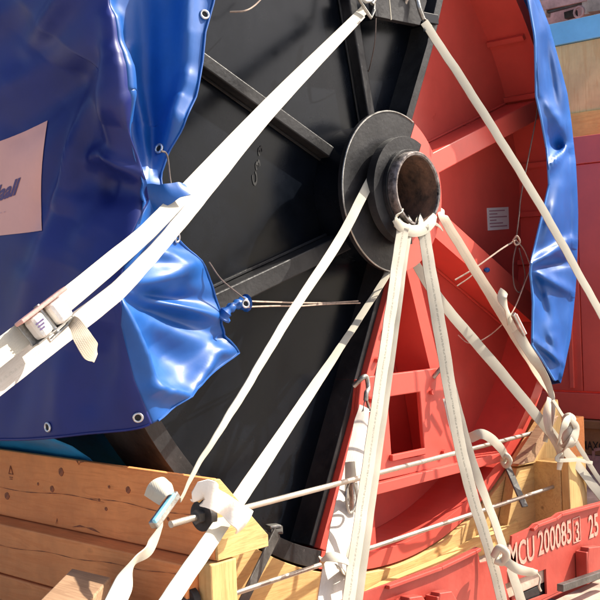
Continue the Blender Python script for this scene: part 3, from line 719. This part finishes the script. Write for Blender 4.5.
# 1 wide ratchet strap from the top lug across the tarpaulin
s1 = strap(at(-20, 380, Y=-.6), 'wide double strap crossing the blue tarpaulin, with a ratchet buckle and short loose tail')
def line(P): return [at(*p[:2], Y=p[2]) for p in P]
ribbon('webbing', line([(364, 10, -.03), (270, 103, -.15), (196, 181, -.36), (150, 229, -.44), (100, 272, -.50), (50, 313, -.54), (-30, 375, -.62)]), [.042, .052, .056, .060, .066, .068, .07], WEB, s1, n=70, roll=[0, 0, 10, 22, 12, 5, 5])
ribbon('webbing', line([(362, 14, -.02), (275, 106, -.13), (206, 190, -.26), (165, 240, -.33), (117, 291, -.42), (60, 335, -.48), (-30, 404, -.56)]), [.042, .052, .056, .060, .066, .068, .07], WEBG, s1, n=70, roll=[0, 0, -12, -25, -18, -8, -8])
ribbon('loose_tail', line([(66, 318, -.58), (75, 324, -.62), (83, 338, -.66), (90, 350, -.66), (95, 358, -.64)]), [.025, .04, .055, .062, .03], WEBT, s1, n=24, roll=[40, 20, 0, -10, -20], crown=.08)
tube('triangle_link', [at(374, 1, Y=-.04), at(366, 2, Y=-.05), at(357, -3, Y=-.05), at(371, 18, Y=-.06), at(374, 10, Y=-.05)], .008, GREYS, s1, seg=8, closed=True)
tube('hook', catmull(line([(372, 4, -.05), (376, -4, -.05), (372, -16, -.03), (362, -14, 0)]), 16), .010, GREYS, s1)
def ratchet(parent, px, py, qx, qy, Y, wd, size=1, grip=WHITEP):
    """p-q along the strap; frame cheeks, two blocks, handle plate"""
    p, q = at(px, py, Y=Y), at(qx, qy, Y=Y); t = (q-p).normalized(); nn = (FRONT-t*FRONT.dot(t)).normalized(); s = t.cross(nn); L_ = (q-p).length
    if s.z < 0: s = -s
    rr = bar('ratchet_frame', p+nn*.012, q+nn*.012, wd, .008, GREYS, parent, n=nn)
    for sg in (1, -1): bar('cheek_plate', p+nn*.03+s*sg*wd*.52, q+nn*.03+s*sg*wd*.52, .006, .045, GREYS, rr, n=nn)
    bar('handle_plate', p+nn*.062+s*wd*.50-t*.015, q+nn*.062+s*wd*.50+t*.015, .012, .05, PINKP, rr, n=nn, bevel=.004)
    for a, b in ((.10, .42), (.58, .96)): bar('strap_roll', p.lerp(q, a)+nn*.045-s*wd*.02, p.lerp(q, b)+nn*.045-s*wd*.02, wd*.92, .055, grip, rr, n=nn, bevel=.014)
    for k in range(3): bar('print_line', p.lerp(q, .14)+nn*.0735-s*wd*(.02+.12*(k-1)), p.lerp(q, .14+.2-.04*k)+nn*.0735-s*wd*(.02+.12*(k-1)), .005, .001, INK, rr, n=nn, bevel=0)
    tube('spindle', [p.lerp(q, .5)+nn*.04+s*wd*.62, p.lerp(q, .5)+nn*.04-s*wd*.62], .010, GREYS, rr)
    tube('wire_bail', [p.lerp(q, .25)+nn*.05-s*wd*.5, p.lerp(q, .3)+nn*.03-s*wd*.72, p.lerp(q, .8)+nn*.03-s*wd*.66, p.lerp(q, .95)+nn*.05-s*wd*.5], .005, GREYS, rr, seg=6)
    return rr
rt1 = ratchet(s1, 22, 337, 59, 308, -.56, .078)
p = at(36, 333, Y=-.64)
# 2 right-hand strap from the top lug
s2 = strap(at(640, 380, Y=-.2), 'white strap running from the top lug down to the right across the red half')
wire_hook(s2, at(410, -4, Y=-.03), at(424, 25, Y=-.05), wd=.06)
ribbon('webbing', line([(424, 22, -.06), (470, 92, -.18), (540, 205, -.36), (600, 312, -.50), (660, 415, -.62)]), .050, WEB, s2, n=50, roll=[0, 5, 0, -5, 0])
# 3 narrow strap from behind the pipe to a ratchet at the left
s3 = strap(at(100, 620, Y=-.8), 'narrow strap from behind the hub to a blue handled ratchet over timber')
ribbon('webbing', line([(385, 165, .0), (372, 178, -.10), (340, 239, -.15), (290, 315, -.24), (240, 398, -.34), (200, 462, -.42), (180, 500, -.48)]), [.055, .045, .043, .038, .034, .026, .022], WEB, s3, n=70, roll=[0, 0, 10, 0, -15, -35, -50])
ribbon('webbing', line([(162, 523, -.56), (150, 548, -.60), (135, 562, -.64), (122, 588, -.68), (108, 622, -.74)]), [.03, .05, .045, .07, .075], WEB, s3, n=40, roll=[-50, -30, -50, -10, 0])
ribbon('loose_tail', line([(175, 497, -.50), (172, 489, -.54), (166, 486, -.56), (158, 490, -.56), (152, 500, -.54)]), [.03, .05, .07, .07, .06], WEB, s3, n=24, roll=[60, 50, 40, 30, 30], crown=.08)
rb_ = bar('ratchet_frame', at(176, 494, Y=-.54), at(153, 526, Y=-.57), .028, .03, GREYS, s3, bevel=.005)
bar('ratchet_handle', at(174, 494, Y=-.575), at(154, 522, Y=-.60), .014, .014, BLUEP, rb_)
# 4 strap from under the hub down to the lower left
s4 = strap(at(140, 630, Y=-.8), 'white strap from under the hub widening down to the lower left timber end')
ribbon('webbing', line([(408, 245, -.02), (392, 268, -.06), (350, 333, -.16), (300, 408, -.28), (245, 490, -.42), (190, 570, -.56), (150, 630, -.66)]), [.03, .03, .032, .045, .056, .064, .068], WEB, s4, n=70, roll=[50, 50, 48, 30, 10, 0, 0])
# 5 strap from under the hub down to the lower right
s5 = strap(at(640, 560, Y=-.6), 'white strap from under the hub crossing to the lower right past the knot')
ribbon('webbing', line([(408, 252, -.04), (440, 300, -.08), (500, 371, -.16), (550, 432, -.24), (578, 466, -.30), (640, 546, -.42)]), [.04, .058, .058, .06, .058, .06], WEB, s5, n=60, roll=[20, 0, 5, 0, -10, 0])
# 6 tan strap at the right of the hub
s6 = strap(at(556, 450, Y=-.2), 'tan strap right of the hub with loose end and small buckle, knotted at its foot')
ribbon('webbing', line([(440, 208, -.02), (446, 222, -.10), (480, 278, -.12), (510, 325, -.14), (535, 368, -.16), (549, 390, -.18), (553, 402, -.20)]), [.05, .055, .058, .07, .065, .06, .03], WEBT, s6, n=60, roll=[0, 0, 5, 15, -10, -20, 0])
ribbon('loose_tail', line([(510, 322, -.18), (506, 308, -.22), (502, 298, -.22), (504, 291, -.22)]), [.05, .045, .05, .06], WEB, s6, n=20, roll=[0, 20, -20, 10], crown=.4)
ribbon('webbing', line([(516, 330, -.20), (528, 350, -.22), (544, 375, -.22), (552, 398, -.22), (551, 420, -.22), (545, 442, -.2)]), [.05, .06, .04, .03, .035, .03], WEB, s6, n=40, roll=[30, 0, 50, 20, 60, 0], crown=.3)
bk = bar('buckle', at(513, 314, Y=-.22), at(524, 335, Y=-.22), .028, .02, GREYS, s6, bevel=.004)
bar('buckle_bar', at(516, 314, Y=-.25), at(526, 334, Y=-.25), .008, .012, WHITEP, bk)
# 7 the two striped straps hanging from the hub pipe
def lipwrap(px, sx):
    return [at(px, 214, Y=.0)+Vector((0, 0, 0)), at(px, 224, Y=-.12), at(px, 229, Y=-.225)]
s7 = strap(at(345, 640, Y=-.75), 'striped strap pair hanging from the pipe lip and falling slightly left')
ribbon('webbing', line([(402, 217, -.10), (403, 226, -.232), (401, 240, -.245), (388, 330, -.32), (366, 480, -.44), (347, 610, -.56)]), [.062, .062, .062, .062, .056, .052], WEBS, s7, n=70, roll=[0, 0, 0, -8, 0, 6])
ribbon('webbing', line([(410, 218, -.11), (411, 228, -.226), (406, 245, -.238), (394, 335, -.30), (376, 470, -.41), (357, 610, -.52)]), [.035, .035, .038, .036, .034, .034], WEB, s7, n=70, roll=[0, 0, 0, 25, 10, 20])
ribbon('frayed_end', line([(397, 226, -.235), (396, 218, -.24), (401, 213, -.24), (403, 209, -.23)]), [.03, .025, .02, .008], WEB, s7, n=16, roll=[0, 40, 80, 20])
s8 = strap(at(520, 640, Y=-.75), 'striped strap pair hanging from the pipe lip and falling right with tied tail')
ribbon('webbing', line([(423, 217, -.10), (423, 225, -.232), (425, 240, -.245), (440, 330, -.33), (463, 460, -.44), (492, 560, -.52), (506, 620, -.56)]), [.062, .062, .064, .068, .062, .055, .055], WEBS, s8, n=70, roll=[0, 0, 0, 8, 0, 0, 0])
ribbon('webbing', line([(419, 218, -.11), (419, 228, -.222), (428, 260, -.235), (446, 360, -.30), (470, 455, -.40), (492, 515, -.44), (526, 615, -.52)]), [.035, .04, .04, .04, .045, .05, .055], WEB, s8, n=70, roll=[0, 0, 10, 15, 10, -15, -5])
ribbon('lip_band', [at(x, y, Y=yy_) for x, y, yy_ in ((394, 219, -.236), (400, 226, -.240), (412, 231, -.243), (423, 229, -.243), (431, 222, -.240), (435, 215, -.234))], [.03, .05, .055, .055, .05, .03], WEB, s8, n=30, roll=[0]*6, crown=.4)
ribbon('frayed_end', line([(432, 222, -.24), (439, 226, -.25), (443, 231, -.25)]), [.02, .012, .005], WEB, s8, n=12)
ribbon('tied_tail', line([(500, 556, -.56), (507, 562, -.60), (518, 569, -.62), (530, 572, -.62), (537, 572, -.62)]), [.035, .04, .045, .04, .02], WEB, s8, n=24, roll=[0, 20, 0, 20, 0], crown=.4)
tube('frayed_cord', catmull(line([(536, 572, -.62), (540, 578, -.62), (539, 586, -.62), (541, 591, -.62)]), 14), .005, WEB, s8, seg=6)
tube('knot', catmull(line([(494, 556, -.55), (499, 548, -.58), (506, 553, -.6), (503, 562, -.58), (495, 560, -.55)]), 24), .018, WEB, s8, seg=8)
# 9 greyed strap on the bracket hook
s9 = strap(at(330, 640, Y=-.6), 'greyed strap hooked on the left corner of the red bracket')
wire_hook(s9, at(363, 381, Y=-.03), at(364, 407, Y=-.05), wd=.06)
ribbon('webbing', line([(364, 407, -.06), (360, 430, -.09), (354, 470, -.18), (344, 520, -.30), (335, 570, -.40), (326, 620, -.5)]), [.055, .07, .09, .11, .12, .13], WEBG, s9, n=50, roll=[0, 15, 25, 10, 0, -10], crown=.25)
ribbon('webbing', line([(350, 462, -.22), (352, 500, -.27), (355, 530, -.33), (349, 560, -.40), (352, 600, -.45)]), [.045, .06, .05, .05, .05], WEB, s9, n=50, roll=[40, 10, 50, 30, 10], crown=.3)
bk = bar('buckle', at(353, 482, Y=-.29), at(354, 512, Y=-.31), .035, .03, GREYS, s9, bevel=.008)
tube('wire_loop', catmull(line([(350, 480, -.33), (346, 495, -.34), (350, 513, -.34), (357, 500, -.33), (354, 482, -.33)]), 24), .005, GREYS, bk, seg=6)
ribbon('tie_band', line([(322, 566, -.40), (323, 558, -.46), (335, 557, -.50), (348, 562, -.50), (353, 572, -.46), (345, 573, -.42), (336, 566, -.50)]), [.03, .035, .04, .035, .03, .03, .02], WEB, s9, n=40, crown=.4, face=Vector((-.3, -.7, .6)).normalized())
# 10 strap on the bracket's right hook
s10 = strap(at(480, 560, Y=-.4), 'white strap hooked on the right corner of the red bracket')
wire_hook(s10, at(441, 371, Y=-.03), at(447, 397, Y=-.06), wd=.06)
ribbon('webbing', line([(447, 398, -.07), (456, 430, -.12), (466, 470, -.22), (474, 500, -.30), (482, 530, -.36)]), [.055, .06, .055, .05, .05], WEBG, s10, n=40, roll=[0, 15, 0, 10, 0])
# 11 strap end arched onto the dark hold-down strip
s11 = strap(at(508, 462, Y=-.12), 'arched white webbing end tied to the dark steel strip at the right')
ribbon('webbing', line([(470, 438, -.16), (482, 434, -.22), (494, 441, -.24), (503, 452, -.20), (508, 463, -.16)]), [.05, .05, .05, .045, .03], WEB, s11, n=30, roll=[-20, -10, 0, 10, 10], crown=.2)
tube('knot', catmull(line([(502, 460, -.15), (506, 455, -.20), (510, 461, -.20), (506, 466, -.17), (502, 461, -.15)]), 20), .014, WEB, s11, seg=8)
# 12 bundled white knot with two cords
s12 = thing('tied_bundle', at(570, 445, Y=-.3), 'crumpled white wrapped bundle knotted over the strap at the right edge', 'strap bundle')
def blob(name, c, rx, ry, rz, mt, parent, seed=0):
    V = []; Fs = []; a_, b_ = 20, 14; rnd = random.Random(seed); ph = [rnd.random()*6 for _ in range(6)]
    for j in range(b_+1):
        th = math.pi*j/b_
        for i in range(a_):
            f_ = 6.28319*i/a_; k = 1+.10*math.sin(3*f_+ph[0]+th*2)+.09*math.sin(5*f_-th*4+ph[1])+.06*math.sin(9*f_+6*th+ph[2])
            V.append(Vector(c)+Vector((rx*math.sin(th)*math.cos(f_)*k, ry*math.sin(th)*math.sin(f_)*k, rz*math.cos(th))))
    for j in range(b_):
        for i in range(a_): Fs.append((j*a_+i, j*a_+(i+1) % a_, (j+1)*a_+(i+1) % a_, (j+1)*a_+i))
    return obj(name, V, Fs, mt, parent, smooth=True)
blob('wrap', at(569, 421, Y=-.36), .036, .035, .045, WEB, s12, 3)
blob('wrap', at(569, 434, Y=-.36), .050, .045, .075, WEB, s12, 4)
for k, P in enumerate((((562, 447, -.34), (572, 440, -.40), (576, 428, -.40), (570, 418, -.40)), ((558, 443, -.34), (562, 432, -.40), (566, 422, -.41), (572, 416, -.39)), ((560, 452, -.32), (568, 446, -.39), (574, 438, -.40), (578, 430, -.38)))):
    ribbon('wrap_band', line(P), [.03, .045, .045, .03], WEB, s12, n=20, roll=[0, 20*k, 0, 10], crown=.4)
ribbon('cord', line([(553, 400, -.26), (560, 411, -.30), (567, 422, -.34)]), .018, WEB, s12, n=12)
ribbon('cord', line([(574, 438, -.34), (588, 462, -.34), (606, 490, -.34), (630, 530, -.34)]), .03, WEB, s12, n=20)
ribbon('cord', line([(562, 452, -.32), (557, 460, -.32), (578, 460, -.34), (592, 463, -.34)]), .02, WEB, s12, n=24)
ribbon('webbing', line([(549, 398, -.24), (547, 415, -.26), (550, 432, -.28), (560, 452, -.30), (559, 470, -.3)]), [.03, .045, .04, .04, .03], WEBT, s12, n=30, roll=[0, 40, 10, 30, 0], crown=.3)
# white plastic padding at the beam end
pad = thing('edge_protector', at(215, 500, Y=-.47), 'crumpled white plastic padding under the strap at the upper beam end', 'padding')
ribbon('plastic_sheet', line([(201, 497, -.50), (206, 493, -.54), (216, 500, -.54), (228, 507, -.53), (238, 516, -.53), (244, 522, -.50)]), [.08, .10, .075, .07, .085, .10], WHITEP, pad, n=40, roll=[10, 25, -15, 15, -20, 10], crown=.35, thick=.006)
ribbon('fringe', line([(196, 500, -.49), (205, 492, -.52), (218, 494, -.52)]), [.03, .04, .02], W_X, pad, n=16, crown=.3)

# ---------------------------------------------------------------- twine and wires
def twine(P, label, r=.0035, mt=TWINE, n=30, extra=()):
    t = tube('twine', catmull(line(P), n), r, mt, None, seg=6); tag(t, label, 'twine'); return t
twine([(245, 301, -.15), (270, 302, -.10), (320, 303, -.02), (358, 301, .05)], 'upper of the two light twines pulling the tarpaulin corner across the black plate')
twine([(246, 307, -.15), (275, 306, -.10), (300, 306, -.06), (330, 304, -.01), (360, 303, .05)], 'lower of the two light twines pulling the tarpaulin corner across the black plate')
twine([(209, 262, -.14), (222, 280, -.14), (245, 299, -.15)], 'thin grey cord slanting down to the twisted tarpaulin corner', mt=TWINED)
twine([(161, 151, -.34), (167, 155, -.34), (170, 178, -.34), (172, 190, -.36)], 'short dark cord hanging from the eyelet above the folded flap', mt=TWINED)
twine([(230, 12, .1), (244, 11, .05), (254, 6, .05), (266, -6, .05)], 'curved light cord at the top of the black plate')
twine([(455, 280, -.02), (475, 268, -.06), (500, 250, -.08), (516, 240, -.08)], 'upper taut light cord crossing behind the tan strap', r=.0045)
twine([(457, 286, -.02), (470, 277, -.05), (476, 270, -.06)], 'short lower cord crossing behind the tan strap')
twine([(516, 240, -.08), (519, 215, -.08), (522, 190, -.08), (536, 118, -.08), (537, 98, -.10)], 'long thin cord hanging from the right tarpaulin eyelet', mt=TWINED)
twine([(516, 240, -.08), (524, 250, -.08), (531, 267, -.10)], 'short cord between the hanging loop and the lower right eyelet')
twine([(517, 242, -.08), (513, 262, -.08), (514, 285, -.08), (520, 292, -.08), (525, 275, -.08), (519, 248, -.08)], 'drooping dark cord loop beside the right tarpaulin', mt=TWINED)
twine([(530, 270, -.10), (524, 285, -.1), (516, 305, -.1), (508, 318, -.12), (494, 332, -.05), (480, 341, 0), (468, 343, .05), (458, 335, .1)], 'long cord sagging from the lower right eyelet behind the tan strap')
twine([(376, 18, -.02), (375, 40, .0), (371, 62, .1), (366, 80, .2)], 'thin cord hanging below the left top hook', r=.0025, mt=TWINED)
twine([(389, -2, -.05), (390, 8, -.05), (391, 20, -.05)], 'white cord end hanging over the top lug plate', mt=WEB)
kn = blob('blue_tag', at(487, 270, Y=.05), .022, .012, .014, TARP, None, 5); tag(kn, 'small blue scrap caught on the red rib behind the tan strap', 'scrap')
tube('twine_knot', catmull(line([(513, 240, -.09), (517, 236, -.11), (520, 242, -.1), (516, 245, -.09), (513, 240, -.09)]), 16), .005, TWINE, None); tag(bpy.data.objects['twine_knot'], 'small knot where the cords meet right of the paper label', 'knot')

# ---------------------------------------------------------------- raise everything to yard level
for o in ROOTS: o.location.z += H
